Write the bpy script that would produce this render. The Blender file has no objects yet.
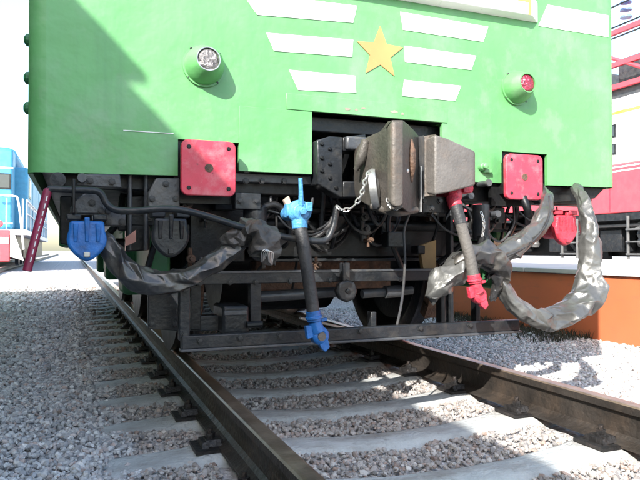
import bpy, math, random
import numpy as np
from mathutils import Vector, Matrix, noise

S = bpy.context.scene
COL = S.collection
R = math.radians

# ------------------------------------------------------------------ camera
CAM = Vector((0, 0, 0.66)); F = 630.0
YAW = R(21.4); PITCH = R(0.95)
cam = bpy.data.cameras.new('camera'); cam.sensor_width = 36; cam.lens = F / 640 * 36
cam.clip_start = 0.05; cam.clip_end = 3000
camo = bpy.data.objects.new('camera', cam); COL.objects.link(camo)
camo.location = CAM; camo.rotation_euler = (math.pi/2 + PITCH, 0, -YAW)
S.camera = camo
CROT = camo.rotation_euler.to_matrix()

# ------------------------------------------------------------------ sky + sun
SUN_DIR = Vector((1.0, 1.05, -1.0)).normalized()      # travel direction of the light
elev = math.asin(-SUN_DIR.z); az = math.atan2(-SUN_DIR.x, -SUN_DIR.y)
w = bpy.data.worlds.new('World'); S.world = w; w.use_nodes = True
nt = w.node_tree; bg = nt.nodes['Background']
sky = nt.nodes.new('ShaderNodeTexSky'); sky.sky_type = 'NISHITA'; sky.sun_disc = False
sky.sun_elevation = elev; sky.sun_rotation = az
sky.air_density = 1.3; sky.dust_density = 2.0; sky.ozone_density = 1.5
nt.links.new(sky.outputs[0], bg.inputs[0]); bg.inputs[1].default_value = 0.15
sun = bpy.data.lights.new('sun', 'SUN'); sun.energy = 3.5; sun.angle = R(0.55); sun.color = (1, 0.965, 0.91)
so = bpy.data.objects.new('sun', sun); COL.objects.link(so)
so.rotation_euler = SUN_DIR.to_track_quat('-Z', 'Y').to_euler(); so.location = (-20, -20, 20)
S.view_settings.view_transform = 'Standard'; S.view_settings.look = 'None'
S.view_settings.exposure = 1.8; S.view_settings.gamma = 1

rnd = random.Random(7)

# ------------------------------------------------------------------ helpers
def P(px, py, Y):
    """point of the vertical plane y = Y seen at photograph position (px, py)"""
    d = CROT @ Vector(((px - 320) / F, -(py - 240) / F, -1))
    return CAM + d * (Y / d.y)
def PX(px, py, X):
    d = CROT @ Vector(((px - 320) / F, -(py - 240) / F, -1))
    return CAM + d * (X / d.x)

def mat(name, col, rough=0.6, metal=0.0, var=0.25, vs=6.0, bump=0.0, bs=40.0, dirt=None, dirt_amt=0.5, ds=3.0, detail=6, spec=0.5, col2=None):
    m = bpy.data.materials.new(name); m.use_nodes = True
    t = m.node_tree; N = t.nodes; L = t.links; b = N['Principled BSDF']
    b.inputs['Roughness'].default_value = rough; b.inputs['Metallic'].default_value = metal
    b.inputs['Specular IOR Level'].default_value = spec
    tc = N.new('ShaderNodeTexCoord')
    n1 = N.new('ShaderNodeTexNoise'); n1.inputs['Scale'].default_value = vs; n1.inputs['Detail'].default_value = detail
    L.new(tc.outputs['Object'], n1.inputs['Vector'])
    cr = N.new('ShaderNodeValToRGB'); cr.color_ramp.elements[0].position = 0.3; cr.color_ramp.elements[1].position = 0.7
    lo = [c * (1 - var) for c in col]; hi = [min(1, c * (1 + var)) for c in (col2 or col)]
    cr.color_ramp.elements[0].color = (*lo, 1); cr.color_ramp.elements[1].color = (*hi, 1)
    L.new(n1.outputs[0], cr.inputs[0]); out = cr.outputs[0]
    if dirt:
        n2 = N.new('ShaderNodeTexNoise'); n2.inputs['Scale'].default_value = ds; n2.inputs['Detail'].default_value = 9
        n2.inputs['Roughness'].default_value = 0.7
        L.new(tc.outputs['Object'], n2.inputs['Vector'])
        r2 = N.new('ShaderNodeValToRGB'); r2.color_ramp.elements[0].position = 0.48; r2.color_ramp.elements[1].position = 0.7
        r2.color_ramp.elements[0].color = (0, 0, 0, 1); r2.color_ramp.elements[1].color = (dirt_amt,) * 3 + (1,)
        L.new(n2.outputs[0], r2.inputs[0])
        mx = N.new('ShaderNodeMixRGB'); mx.inputs[2].default_value = (*dirt, 1)
        L.new(r2.outputs[0], mx.inputs[0]); L.new(out, mx.inputs[1]); out = mx.outputs[0]
    L.new(out, b.inputs['Base Color'])
    rr = N.new('ShaderNodeMapRange'); rr.inputs[3].default_value = max(0.02, rough - 0.12); rr.inputs[4].default_value = min(1, rough + 0.15)
    L.new(n1.outputs[0], rr.inputs[0]); L.new(rr.outputs[0], b.inputs['Roughness'])
    if bump:
        n3 = N.new('ShaderNodeTexNoise'); n3.inputs['Scale'].default_value = bs; n3.inputs['Detail'].default_value = 5
        L.new(tc.outputs['Object'], n3.inputs['Vector'])
        bm = N.new('ShaderNodeBump'); bm.inputs['Strength'].default_value = bump; bm.inputs['Distance'].default_value = 0.05 if bs < 4 else 0.02
        L.new(n3.outputs[0], bm.inputs['Height']); L.new(bm.outputs[0], b.inputs['Normal'])
    return m

M = {}
M['green'] = mat('green_paint', (0.110, 0.325, 0.112), 0.42, var=0.10, vs=1.7, bump=0.6, bs=2.4, dirt=(0.22, 0.35, 0.23), dirt_amt=0.5, ds=2.2)
M['green_dark'] = mat('green_paint_dark', (0.03, 0.17, 0.06), 0.5, var=0.2, dirt=(0.08, 0.09, 0.07), dirt_amt=0.6)
M['white'] = mat('white_paint', (0.80, 0.80, 0.78), 0.5, var=0.04, dirt=(0.6, 0.62, 0.58), dirt_amt=0.3)
M['star'] = mat('star_paint', (0.54, 0.23, 0.08), 0.55, var=0.1)
M['yellow'] = mat('yellow_paint', (0.75, 0.55, 0.08), 0.5, var=0.08)
M['red'] = mat('red_paint', (0.50, 0.036, 0.065), 0.45, var=0.12, vs=9, bump=0.2, bs=20, dirt=(0.55, 0.24, 0.25), dirt_amt=0.45, ds=14)
M['red2'] = mat('red_valve_paint', (0.50, 0.035, 0.06), 0.45, var=0.25, vs=20, bump=0.3, bs=60, dirt=(0.16, 0.015, 0.025), dirt_amt=0.7, ds=25)
M['black'] = mat('black_paint', (0.006, 0.0066, 0.0075), 0.38, var=0.4, vs=9, bump=0.12, bs=45, dirt=(0.032, 0.029, 0.025), dirt_amt=0.45, ds=10, spec=0.28)
M['dgrey'] = mat('dark_grey_metal', (0.013, 0.015, 0.018), 0.34, var=0.35, vs=9, bump=0.14, bs=45, dirt=(0.06, 0.054, 0.046), dirt_amt=0.5, ds=11, spec=0.34)
M['mgrey'] = mat('grey_metal', (0.045, 0.048, 0.053), 0.38, var=0.35, vs=9, bump=0.18, bs=40, dirt=(0.11, 0.098, 0.08), dirt_amt=0.5, ds=10)
M['castiron'] = mat('coupler_cast_steel', (0.062, 0.056, 0.049), 0.5, metal=0.2, var=0.3, vs=7, bump=0.22, bs=60, dirt=(0.105, 0.082, 0.062), dirt_amt=0.6, ds=5)
M['castlight'] = mat('worn_cast_steel', (0.125, 0.115, 0.105), 0.55, metal=0.25, var=0.2, vs=9, bump=0.2, bs=70, dirt=(0.16, 0.125, 0.10), dirt_amt=0.5, ds=7)
M['castmid'] = mat('dirty_cast_steel', (0.09, 0.079, 0.068), 0.52, metal=0.2, var=0.25, vs=8, bump=0.2, bs=60, dirt=(0.15, 0.10, 0.07), dirt_amt=0.6, ds=7)
M['rusty'] = mat('rusty_steel', (0.09, 0.052, 0.033), 0.7, var=0.5, vs=18, bump=0.5, bs=50, dirt=(0.15, 0.075, 0.04), dirt_amt=0.6, ds=9)
M['steel'] = mat('bare_steel', (0.42, 0.42, 0.41), 0.38, metal=0.8, var=0.2, vs=14, dirt=(0.12, 0.1, 0.08), dirt_amt=0.5, ds=8)
M['blue'] = mat('blue_paint', (0.013, 0.125, 0.40), 0.42, var=0.2, vs=14, bump=0.2, bs=40, dirt=(0.01, 0.04, 0.12), dirt_amt=0.7, ds=18)
M['lblue'] = mat('light_blue_paint', (0.07, 0.26, 0.50), 0.42, var=0.25, vs=22, bump=0.35, bs=55, dirt=(0.015, 0.07, 0.2), dirt_amt=0.6, ds=25)
M['rubber'] = mat('black_rubber', (0.018, 0.0185, 0.02), 0.55, var=0.3, vs=20, bump=0.2, bs=80, dirt=(0.055, 0.05, 0.045), dirt_amt=0.6, ds=12)
M['rubber2'] = mat('dusty_grey_rubber', (0.085, 0.078, 0.07), 0.7, var=0.2, vs=14, bump=0.25, bs=80, dirt=(0.13, 0.115, 0.10), dirt_amt=0.5, ds=12)
M['silver'] = mat('silver_tarpaulin', (0.105, 0.105, 0.10), 0.32, metal=0.45, var=0.2, vs=5, bump=0.15, bs=30, dirt=(0.05, 0.048, 0.045), dirt_amt=0.65, ds=4)
M['dtarp'] = mat('dark_tarpaulin', (0.022, 0.022, 0.023), 0.33, var=0.5, vs=6, bump=0.15, bs=25, dirt=(0.13, 0.115, 0.09), dirt_amt=0.7, ds=5, spec=0.7)
M['gtarp'] = mat('grey_tarpaulin', (0.055, 0.05, 0.046), 0.5, var=0.5, vs=14, bump=0.5, bs=25, dirt=(0.012, 0.012, 0.012), dirt_amt=0.8, ds=9)
M['gtape'] = mat('green_tape', (0.05, 0.28, 0.07), 0.6, var=0.3)
M['concrete'] = mat('concrete_sleeper', (0.42, 0.435, 0.43), 0.85, var=0.14, vs=6, bump=0.5, bs=60, dirt=(0.22, 0.205, 0.185), dirt_amt=0.6, ds=5)
M['clip'] = mat('oily_fastener', (0.012, 0.011, 0.011), 0.5, var=0.4, vs=20, bump=0.4, bs=60, dirt=(0.06, 0.04, 0.03), dirt_amt=0.6, ds=16)
M['railside'] = mat('rail_side', (0.030, 0.025, 0.021), 0.5, metal=0.2, var=0.35, vs=7, bump=0.35, bs=40, dirt=(0.085, 0.06, 0.042), dirt_amt=0.6, ds=4)
M['railtop'] = mat('rail_running_surface', (0.24, 0.185, 0.14), 0.36, metal=0.6, var=0.3, vs=9, bump=0.1, bs=60, dirt=(0.12, 0.08, 0.05), dirt_amt=0.7, ds=6)
M['orange'] = mat('orange_paint', (0.56, 0.145, 0.06), 0.55, var=0.06, vs=3, dirt=(0.42, 0.13, 0.07), dirt_amt=0.4, ds=2)
M['deck'] = mat('pale_concrete_deck', (0.50, 0.49, 0.47), 0.85, var=0.08, vs=2, bump=0.2, bs=30)
M['cyan'] = mat('cyan_paint', (0.05, 0.27, 0.44), 0.45, var=0.12, dirt=(0.1, 0.3, 0.4), dirt_amt=0.3)
M['carred'] = mat('railcar_red', (0.60, 0.065, 0.085), 0.45, var=0.08, dirt=(0.6, 0.12, 0.12), dirt_amt=0.3)
M['winglass'] = mat('dark_window_glass', (0.04, 0.05, 0.055), 0.12, var=0.1, spec=0.8)
M['lens_red'] = mat('red_lens', (0.22, 0.008, 0.03), 0.1, var=0.5, vs=45, bump=0.8, bs=60, spec=0.9)
M['lens_clear'] = mat('clear_lens', (0.20, 0.185, 0.18), 0.1, metal=0.4, var=0.7, vs=45, bump=0.9, bs=60, spec=0.9)
M['shadegreen'] = mat('olive_green_paint', (0.10, 0.16, 0.10), 0.5, var=0.1)
M['grout'] = mat('ballast_bed', (0.2, 0.19, 0.185), 0.95, var=0.4, vs=45, bump=1.0, bs=38, dirt=(0.45, 0.43, 0.42), dirt_amt=0.6, ds=25, col2=(0.46, 0.44, 0.43))

def wear(m, col, scale, lo, hi, amt):
    """lay worn, streaked or chipped patches of another paint colour over a material"""
    t = m.node_tree; N = t.nodes; L = t.links; b = N['Principled BSDF']
    src = b.inputs['Base Color'].links[0].from_socket
    tc = N.new('ShaderNodeTexCoord'); mp = N.new('ShaderNodeMapping'); mp.inputs['Scale'].default_value = scale
    L.new(tc.outputs['Object'], mp.inputs['Vector'])
    n = N.new('ShaderNodeTexNoise'); n.inputs['Scale'].default_value = 1.0; n.inputs['Detail'].default_value = 8; n.inputs['Roughness'].default_value = 0.65
    L.new(mp.outputs[0], n.inputs['Vector'])
    r = N.new('ShaderNodeValToRGB'); r.color_ramp.elements[0].position = lo; r.color_ramp.elements[1].position = hi
    r.color_ramp.elements[0].color = (0, 0, 0, 1); r.color_ramp.elements[1].color = (amt, amt, amt, 1)
    L.new(n.outputs[0], r.inputs[0])
    x = N.new('ShaderNodeMixRGB'); x.inputs[2].default_value = (*col, 1)
    L.new(r.outputs[0], x.inputs[0]); L.new(src, x.inputs[1]); L.new(x.outputs[0], b.inputs['Base Color'])
wear(M['green'], (0.085, 0.235, 0.10), (11, 11, 0.9), 0.50, 0.72, 0.45)
wear(M['green'], (0.20, 0.30, 0.19), (5, 5, 3.5), 0.56, 0.66, 0.35)
wear(M['green'], (0.05, 0.10, 0.05), (60, 60, 45), 0.70, 0.74, 0.7)
wear(M['white'], (0.40, 0.52, 0.40), (26, 26, 20), 0.62, 0.72, 0.6)
wear(M['star'], (0.30, 0.36, 0.12), (30, 30, 24), 0.62, 0.72, 0.6)
wear(M['red'], (0.12, 0.03, 0.03), (45, 45, 30), 0.66, 0.70, 0.7)
wear(M['concrete'], (0.19, 0.165, 0.14), (3, 9, 4), 0.46, 0.72, 0.7)
wear(M['concrete'], (0.10, 0.09, 0.08), (14, 14, 14), 0.62, 0.72, 0.6)
wear(M['orange'], (0.30, 0.12, 0.07), (1.5, 3, 14), 0.55, 0.75, 0.5)

class MB:
    def __init__(s): s.v = []; s.f = []; s.m = []
    def add(s, vs, fs, mi=0):
        o = len(s.v); s.v += [Vector(v) for v in vs]
        s.f += [tuple(i + o for i in f) for f in fs]; s.m += [mi] * len(fs); return s
    def box(s, c, d, rot=None, mi=0, taper=1.0):
        c = Vector(c); h = [x / 2 for x in d]; vs = []
        for z in (-1, 1):
            k = 1 if z < 0 else taper
            for x, y in ((-1, -1), (1, -1), (1, 1), (-1, 1)):
                p = Vector((x * h[0] * k, y * h[1] * k, z * h[2]))
                if rot is not None: p = rot @ p
                vs.append(c + p)
        return s.add(vs, [(3, 2, 1, 0), (4, 5, 6, 7), (0, 1, 5, 4), (1, 2, 6, 5), (2, 3, 7, 6), (3, 0, 4, 7)], mi)
    def span(s, a, b, mi=0):
        a = Vector(a); b = Vector(b); return s.box((a + b) / 2, [abs(b[i] - a[i]) for i in range(3)], mi=mi)
    def prism(s, poly, d, mi=0):
        """closed polygon (list of points, roughly planar) extruded by the vector d"""
        d = Vector(d); n = len(poly); poly = [Vector(p) for p in poly]
        vs = poly + [p + d for p in poly]
        return s.add(vs, [tuple(range(n)), tuple(range(2 * n - 1, n - 1, -1))] + [((i + 1) % n, i, n + i, n + (i + 1) % n) for i in range(n)], mi)
    def tube(s, pts, r, n=10, mi=0, cap=True, sm=6):
        pts = [Vector(p) for p in pts]
        rad = r if isinstance(r, (list, tuple)) else [r] * len(pts)
        if len(pts) > 2 and sm: pts, rad = spline(pts, rad, sm)
        fr = frames(pts); vs = []; fs = []
        for i, p in enumerate(pts):
            u, v = fr[i]
            for k in range(n):
                a = 2 * math.pi * k / n; vs.append(p + (u * math.cos(a) + v * math.sin(a)) * rad[i])
        for i in range(len(pts) - 1):
            for k in range(n):
                k2 = (k + 1) % n; fs.append((i * n + k, i * n + k2, (i + 1) * n + k2, (i + 1) * n + k))
        if cap: fs += [tuple(range(n))[::-1], tuple(range((len(pts) - 1) * n, len(pts) * n))]
        return s.add(vs, fs, mi)
    def cyl(s, a, b, r, n=14, r2=None, mi=0):
        return s.tube([a, b], [r, r if r2 is None else r2], n, mi, True, 0)
    def lathe(s, c, axis, prof, n=32, mi=0):
        """prof: list of (distance along axis, radius)"""
        c = Vector(c); ax = Vector(axis).normalized()
        return s.tube_raw([c + ax * t for t, _ in prof], [r for _, r in prof], ax, n, mi)
    def tube_raw(s, pts, rad, ax, n, mi=0):
        u = ax.orthogonal().normalized(); v = ax.cross(u); vs = []; fs = []
        for p, r in zip(pts, rad):
            for k in range(n):
                a = 2 * math.pi * k / n; vs.append(p + (u * math.cos(a) + v * math.sin(a)) * r)
        for i in range(len(pts) - 1):
            for k in range(n):
                k2 = (k + 1) % n; fs.append((i * n + k, i * n + k2, (i + 1) * n + k2, (i + 1) * n + k))
        fs += [tuple(range(n))[::-1], tuple(range((len(pts) - 1) * n, len(pts) * n))]
        return s.add(vs, fs, mi)
    def crumple(s, pts, r, n=11, step=.042, amp=0.3, seed=0, flat=1.0, twist=.5, sub=3):
        """loose cloth sleeve along a path: coarse jittered cage, creased along random folds, subdivided"""
        import bmesh
        g = random.Random(seed); pts = [Vector(p) for p in pts]
        pts, rad = spline(pts, list(r), 30)
        kp = [pts[0]]; kr = [rad[0]]; last = pts[0]
        for p, q in zip(pts, rad):
            if (p - last).length > step * (0.7 + .6 * g.random()): kp.append(p); kr.append(q); last = p
        kp.append(pts[-1]); kr.append(rad[-1]); fr = frames(kp)
        b = bmesh.new(); cl_ = b.edges.layers.float.new('crease_edge'); rings = []
        lobes = [g.uniform(0, 6.28) for _ in range(3)]
        for i, p in enumerate(kp):
            u, v = fr[i]; row = []
            for k in range(n):
                a = 2 * math.pi * (k + g.uniform(-.32, .32)) / n + twist * i * .12
                w_ = .5 * math.sin(2 * a + lobes[0] + i * .35) + .4 * math.sin(3 * a + lobes[1] - i * .5)
                k_ = 1 + amp * (g.uniform(-.75, .6) + .55 * w_)
                d = u * math.cos(a) + v * math.sin(a) * flat
                t = (kp[min(i + 1, len(kp) - 1)] - kp[max(i - 1, 0)]).normalized()
                row.append(b.verts.new(p + d * kr[i] * max(.3, k_) + t * g.uniform(-.4, .4) * step))
            rings.append(row)
        for i in range(len(rings) - 1):
            for k in range(n):
                q = [rings[i][k], rings[i][(k + 1) % n], rings[i + 1][(k + 1) % n], rings[i + 1][k]]
                if g.random() < .5: b.faces.new((q[0], q[1], q[2])); b.faces.new((q[0], q[2], q[3]))
                else: b.faces.new((q[0], q[1], q[3])); b.faces.new((q[1], q[2], q[3]))
        b.faces.new(rings[0][::-1]); b.faces.new(rings[-1])
        b.edges.ensure_lookup_table()
        for e in b.edges: e[cl_] = g.choice([0, .25, .5, .75, .9])
        me = bpy.data.meshes.new('tmp'); b.to_mesh(me); b.free()
        o = bpy.data.objects.new('tmp', me); COL.objects.link(o)
        md = o.modifiers.new('s', 'SUBSURF'); md.levels = sub; md.render_levels = sub
        dg = bpy.context.evaluated_depsgraph_get(); e = o.evaluated_get(dg); m2 = e.to_mesh()
        vs = []
        for v in m2.vertices:
            c = v.co.copy(); q_ = c + noise.noise_vector(c * 9) * .05
            rg = (1 - abs(noise.noise(q_ * 17 + Vector((seed, 3, 1))))) ** 4 * .004 + (1 - abs(noise.noise(q_ * 31 + Vector((7, seed, 1))))) ** 4 * .0
            vs.append(c + v.normal * (rg - .002))
        s.add(vs, [tuple(f.vertices) for f in m2.polygons])
        e.to_mesh_clear(); bpy.data.objects.remove(o); bpy.data.meshes.remove(me)
        return s
    def build(s, name, m, parent=None, smooth=False, bevel=0.0, seg=2, origin=None):
        off = origin if origin is not None else world_origin(parent)
        me = bpy.data.meshes.new(name)
        me.from_pydata([v - off for v in s.v], [], s.f)
        for mm in (m if isinstance(m, (list, tuple)) else [m]): me.materials.append(mm)
        me.polygons.foreach_set('material_index', s.m)
        import bmesh
        b = bmesh.new(); b.from_mesh(me); bmesh.ops.recalc_face_normals(b, faces=b.faces); b.to_mesh(me); b.free()
        if smooth:
            me.shade_smooth()
            try: me.set_sharp_from_angle(angle=R(42))
            except Exception: pass
        ob = bpy.data.objects.new(name, me); COL.objects.link(ob)
        if parent is not None: ob.parent = parent
        elif origin is not None: ob.location = origin
        if bevel:
            md = ob.modifiers.new('bevel', 'BEVEL'); md.width = bevel; md.segments = seg; md.limit_method = 'ANGLE'; md.angle_limit = R(35)
            md.harden_normals = False
            me.shade_smooth()
            try: me.set_sharp_from_angle(angle=R(35))
            except Exception: pass
        return ob

def world_origin(o):
    v = Vector((0, 0, 0))
    while o is not None: v = v + o.location; o = o.parent
    return v
def spline(pts, rad, sm):
    P_ = [pts[0] * 2 - pts[1]] + pts + [pts[-1] * 2 - pts[-2]]; Rr = [rad[0]] + list(rad) + [rad[-1]]
    op = []; orr = []
    for i in range(1, len(P_) - 2):
        for k in range(sm):
            t = k / sm; a, b, c, d = P_[i - 1:i + 3]
            op.append(0.5 * ((2 * b) + (c - a) * t + (2 * a - 5 * b + 4 * c - d) * t * t + (3 * b - a - 3 * c + d) * t ** 3))
            x, y, z, q = Rr[i - 1:i + 3]
            orr.append(max(1e-4, 0.5 * (2 * y + (z - x) * t + (2 * x - 5 * y + 4 * z - q) * t * t + (3 * y - x - 3 * z + q) * t ** 3)))
    op.append(pts[-1]); orr.append(rad[-1]); return op, orr
def frames(pts):
    out = []; u = None
    for i in range(len(pts)):
        t = (pts[min(i + 1, len(pts) - 1)] - pts[max(i - 1, 0)]).normalized()
        if u is None: u = t.orthogonal().normalized()
        u = (u - t * u.dot(t))
        u = u.normalized() if u.length > 1e-6 else t.orthogonal().normalized()
        out.append((u.copy(), t.cross(u)))
    return out
def tag(o, label=None, cat=None, group=None, kind=None):
    if label: o['label'] = label
    if cat: o['category'] = cat
    if group: o['group'] = group
    if kind: o['kind'] = kind
    return o
def empty(name, loc, label=None, cat=None, group=None):
    o = bpy.data.objects.new(name, None); COL.objects.link(o); o.location = loc; o.empty_display_size = 0.2
    return tag(o, label, cat, group)

XC = 1.45            # centre line of the main track; rail head top is z = 0
XL, XR = XC - 0.7975, XC + 0.7975
SP = 0.56; SY0 = 3.25 - SP * 8
SLEEPERS = [SY0 + SP * k for k in range(0, 46)]
PLX = 4.94           # face of the orange platform

# ------------------------------------------------------------------ ground
def gz(x, y):
    """height of the ballast surface"""
    z = -0.205 + 0.0 * x
    dx = np.abs(x - XC)
    mid = np.clip(1 - (dx / 0.62) ** 2, 0, 1)
    z = z - 0.034 * mid
    ph = ((y - SY0) / SP + 0.5) % 1.0 - 0.5          # 0 on a sleeper centre
    inside = (dx < 1.33)
    z = z - np.where(inside, 0.014 * np.exp(-(ph * SP / 0.10) ** 2), 0)
    z = z + np.where(inside, -0.004, 0.006)
    z = z - 0.05 * np.clip((x - 3.0) / 0.8, 0, 1)
    z = z + 0.010 * np.sin(x * 3.1 + 1.3) * np.sin(y * 2.3) * (dx > 1.4)
    return z
def axis_vals(lo, hi, step, far):
    a = list(np.arange(lo, hi, step)); d = step; x = hi
    while x < far: a.append(x); d *= 1.35; x += d
    d = step; x = lo - step
    pre = []
    while x > -far: pre.append(x); d *= 1.35; x -= d
    return np.array(sorted(pre) + a + [far])
gx = axis_vals(-3.0, 5.0, 0.05, 900.0); gy = axis_vals(0.5, 12.0, 0.05, 1500.0)
GX, GY = np.meshgrid(gx, gy); GZ = gz(GX, GY) - 0.016
GZ = GZ + 0.008 * np.sin(GX * 37 + GY * 11) * np.sin(GY * 41 - GX * 7) * (np.abs(GX) < 6)
nv = np.stack([GX, GY, GZ], -1).reshape(-1, 3); nx, ny = len(gx), len(gy)
idx = np.arange(nx * ny).reshape(ny, nx)
fq = np.stack([idx[:-1, :-1], idx[:-1, 1:], idx[1:, 1:], idx[1:, :-1]], -1).reshape(-1, 4)
def np_mesh(name, v, f, m):
    me = bpy.data.meshes.new(name); k = f.shape[1]
    me.vertices.add(len(v)); me.vertices.foreach_set('co', v.astype(np.float32).ravel())
    me.loops.add(f.size); me.loops.foreach_set('vertex_index', f.astype(np.int32).ravel())
    me.polygons.add(len(f)); me.polygons.foreach_set('loop_start', np.arange(0, f.size, k, dtype=np.int32))
    me.update(calc_edges=True); me.validate(); me.shade_flat(); me.materials.append(m)
    return me
go = bpy.data.objects.new('ground', np_mesh('ground', nv, fq, M['grout'])); COL.objects.link(go); tag(go, kind='structure')

# ballast stones: angular rocks scattered where the camera side of the track can be seen
def stone_material():
    m = bpy.data.materials.new('crushed_granite'); m.use_nodes = True
    t = m.node_tree; N = t.nodes; L = t.links; b = N['Principled BSDF']; b.inputs['Roughness'].default_value = 0.85
    a = N.new('ShaderNodeAttribute'); a.attribute_name = 'tint'
    tc = N.new('ShaderNodeTexCoord'); n = N.new('ShaderNodeTexNoise'); n.inputs['Scale'].default_value = 120; n.inputs['Detail'].default_value = 4
    L.new(tc.outputs['Object'], n.inputs['Vector'])
    mr = N.new('ShaderNodeMapRange'); mr.inputs[3].default_value = 0.7; mr.inputs[4].default_value = 1.3; L.new(n.outputs[0], mr.inputs[0])
    mx = N.new('ShaderNodeMixRGB'); mx.blend_type = 'MULTIPLY'; mx.inputs[0].default_value = 1
    L.new(a.outputs['Color'], mx.inputs[1]); L.new(mr.outputs[0], mx.inputs[2]); L.new(mx.outputs[0], b.inputs['Base Color'])
    return m
SM = stone_material()
rng = np.random.default_rng(5)
ph_ = (1 + 5 ** .5) / 2
ICO = np.array([(-1, ph_, 0), (1, ph_, 0), (-1, -ph_, 0), (1, -ph_, 0), (0, -1, ph_), (0, 1, ph_), (0, -1, -ph_), (0, 1, -ph_), (ph_, 0, -1), (ph_, 0, 1), (-ph_, 0, -1), (-ph_, 0, 1)]) / math.sqrt(1 + ph_ ** 2)
ICF = np.array([(0, 11, 5), (0, 5, 1), (0, 1, 7), (0, 7, 10), (0, 10, 11), (1, 5, 9), (5, 11, 4), (11, 10, 2), (10, 7, 6), (7, 1, 8), (3, 9, 4), (3, 4, 2), (3, 2, 6), (3, 6, 8), (3, 8, 9), (4, 9, 5), (2, 4, 11), (6, 2, 10), (8, 6, 7), (9, 8, 1)])
def scatter(x0, x1, y0, y1, dens, rmin, rmax):
    n = int((x1 - x0) * (y1 - y0) * dens)
    x = rng.uniform(x0, x1, n); y = rng.uniform(y0, y1, n)
    zc = x * math.sin(YAW) + y * math.cos(YAW); xc = x * math.cos(YAW) - y * math.sin(YAW)
    keep = (zc > 1.2) & (np.abs(xc / np.maximum(zc, .1)) < 0.68) & (x < PLX - 0.03)
    # bare sleeper tops and rail feet
    dx = np.abs(x - XC); ph = np.abs(((y - SY0) / SP + 0.5) % 1.0 - 0.5) * SP
    edge = 0.112 + 0.03 * np.sin(x * 9.0 + y * 3.0) + 0.02 * np.sin(x * 23.0 + y * 17.0)
    onsl = (dx < 1.22 + 0.1 * np.sin(y * 37)) & (ph < edge)
    stray = rng.random(n) < 0.035
    keep &= ~(onsl & ~stray)
    rail = (np.abs(dx - 0.7975) < 0.105)
    keep &= ~rail
    x, y = x[keep], y[keep]; n = len(x)
    r = (rmin + (rmax - rmin) * rng.random(n) ** 1.5) * np.where((dx[keep] < 1.22), 0.88, 1.0)
    z = gz(x, y) + rng.uniform(-0.4, 0.30, n) * r
    return x, y, z, r
parts = [scatter(-2.2, 5.0, 1.2, 5.2, 2900, 0.007, 0.0195), scatter(-2.2, 5.0, 5.2, 9.0, 1000, 0.011, 0.026), scatter(-3.5, 2.0, 9, 16, 260, 0.022, 0.042)]
sx, sy, sz, sr = [np.concatenate(a) for a in zip(*parts)]
n = len(sx)
q = rng.normal(size=(n, 3, 3)); U, _, Vt = np.linalg.svd(q); Q = U @ Vt
scl = rng.uniform(0.55, 1.35, (n, 1, 3))
loc = ICO[None] * rng.uniform(0.62, 1.25, (n, 12, 1)) * scl * sr[:, None, None]
V = np.einsum('nij,nkj->nki', Q, loc) * np.array([1, 1, 0.85]) + np.stack([sx, sy, sz], -1)[:, None, :]
Fc = (ICF[None] + (np.arange(n) * 12)[:, None, None]).reshape(-1, 3)
me = np_mesh('ballast_stones', V.reshape(-1, 3), Fc, SM)
base = np.array([(0.42, 0.41, 0.40), (0.50, 0.49, 0.48), (0.31, 0.31, 0.315), (0.44, 0.385, 0.36), (0.34, 0.325, 0.32), (0.55, 0.545, 0.53), (0.38, 0.30, 0.265)])
pick = base[rng.choice(7, n, p=[.24, .22, .15, .13, .13, .08, .05])] * rng.uniform(0.7, 1.2, (n, 1))
pick = np.where((np.abs(sx - XC) < 1.2)[:, None], pick * np.array([0.80, 0.75, 0.71]), pick)   # oily, rusty stones between the rails
ca = np.ones((n, 12, 4)); ca[:, :, :3] = pick[:, None, :]
at = me.color_attributes.new('tint', 'FLOAT_COLOR', 'POINT'); at.data.foreach_set('color', ca.astype(np.float32).ravel())
bo = bpy.data.objects.new('ballast_stones', me); COL.objects.link(bo)
tag(bo, 'crushed grey and reddish granite ballast around the sleepers', 'ballast', kind='stuff')

# ------------------------------------------------------------------ main railway track
RAILP = [(-.075, -.18), (.075, -.18), (.075, -.169), (.03, -.155), (.012, -.14), (.0095, -.10), (.012, -.055), (.034, -.04), (.0365, -.008), (.030, -.0015), (.02, 0), (-.02, 0), (-.030, -.0015), (-.0365, -.008), (-.034, -.04), (-.012, -.055), (-.0095, -.10), (-.012, -.14), (-.03, -.155), (-.075, -.169)]
def rail(x, y0, y1, parent, name='rail'):
    b = MB(); n = len(RAILP); ys = [y0, y1]
    vs = [(x + p[0], y, p[1]) for y in ys for p in RAILP]
    for i in range(n):
        j = (i + 1) % n; top = RAILP[i][1] > -0.01 and RAILP[j][1] > -0.01
        b.add([vs[i], vs[j], vs[n + j], vs[n + i]], [(0, 1, 2, 3)], 1 if top else 0)
    b.add(vs[:n], [tuple(range(n))]); b.add(vs[n:], [tuple(range(n))])
    return b.build(name, [M['railside'], M['railtop']], parent)
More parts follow.
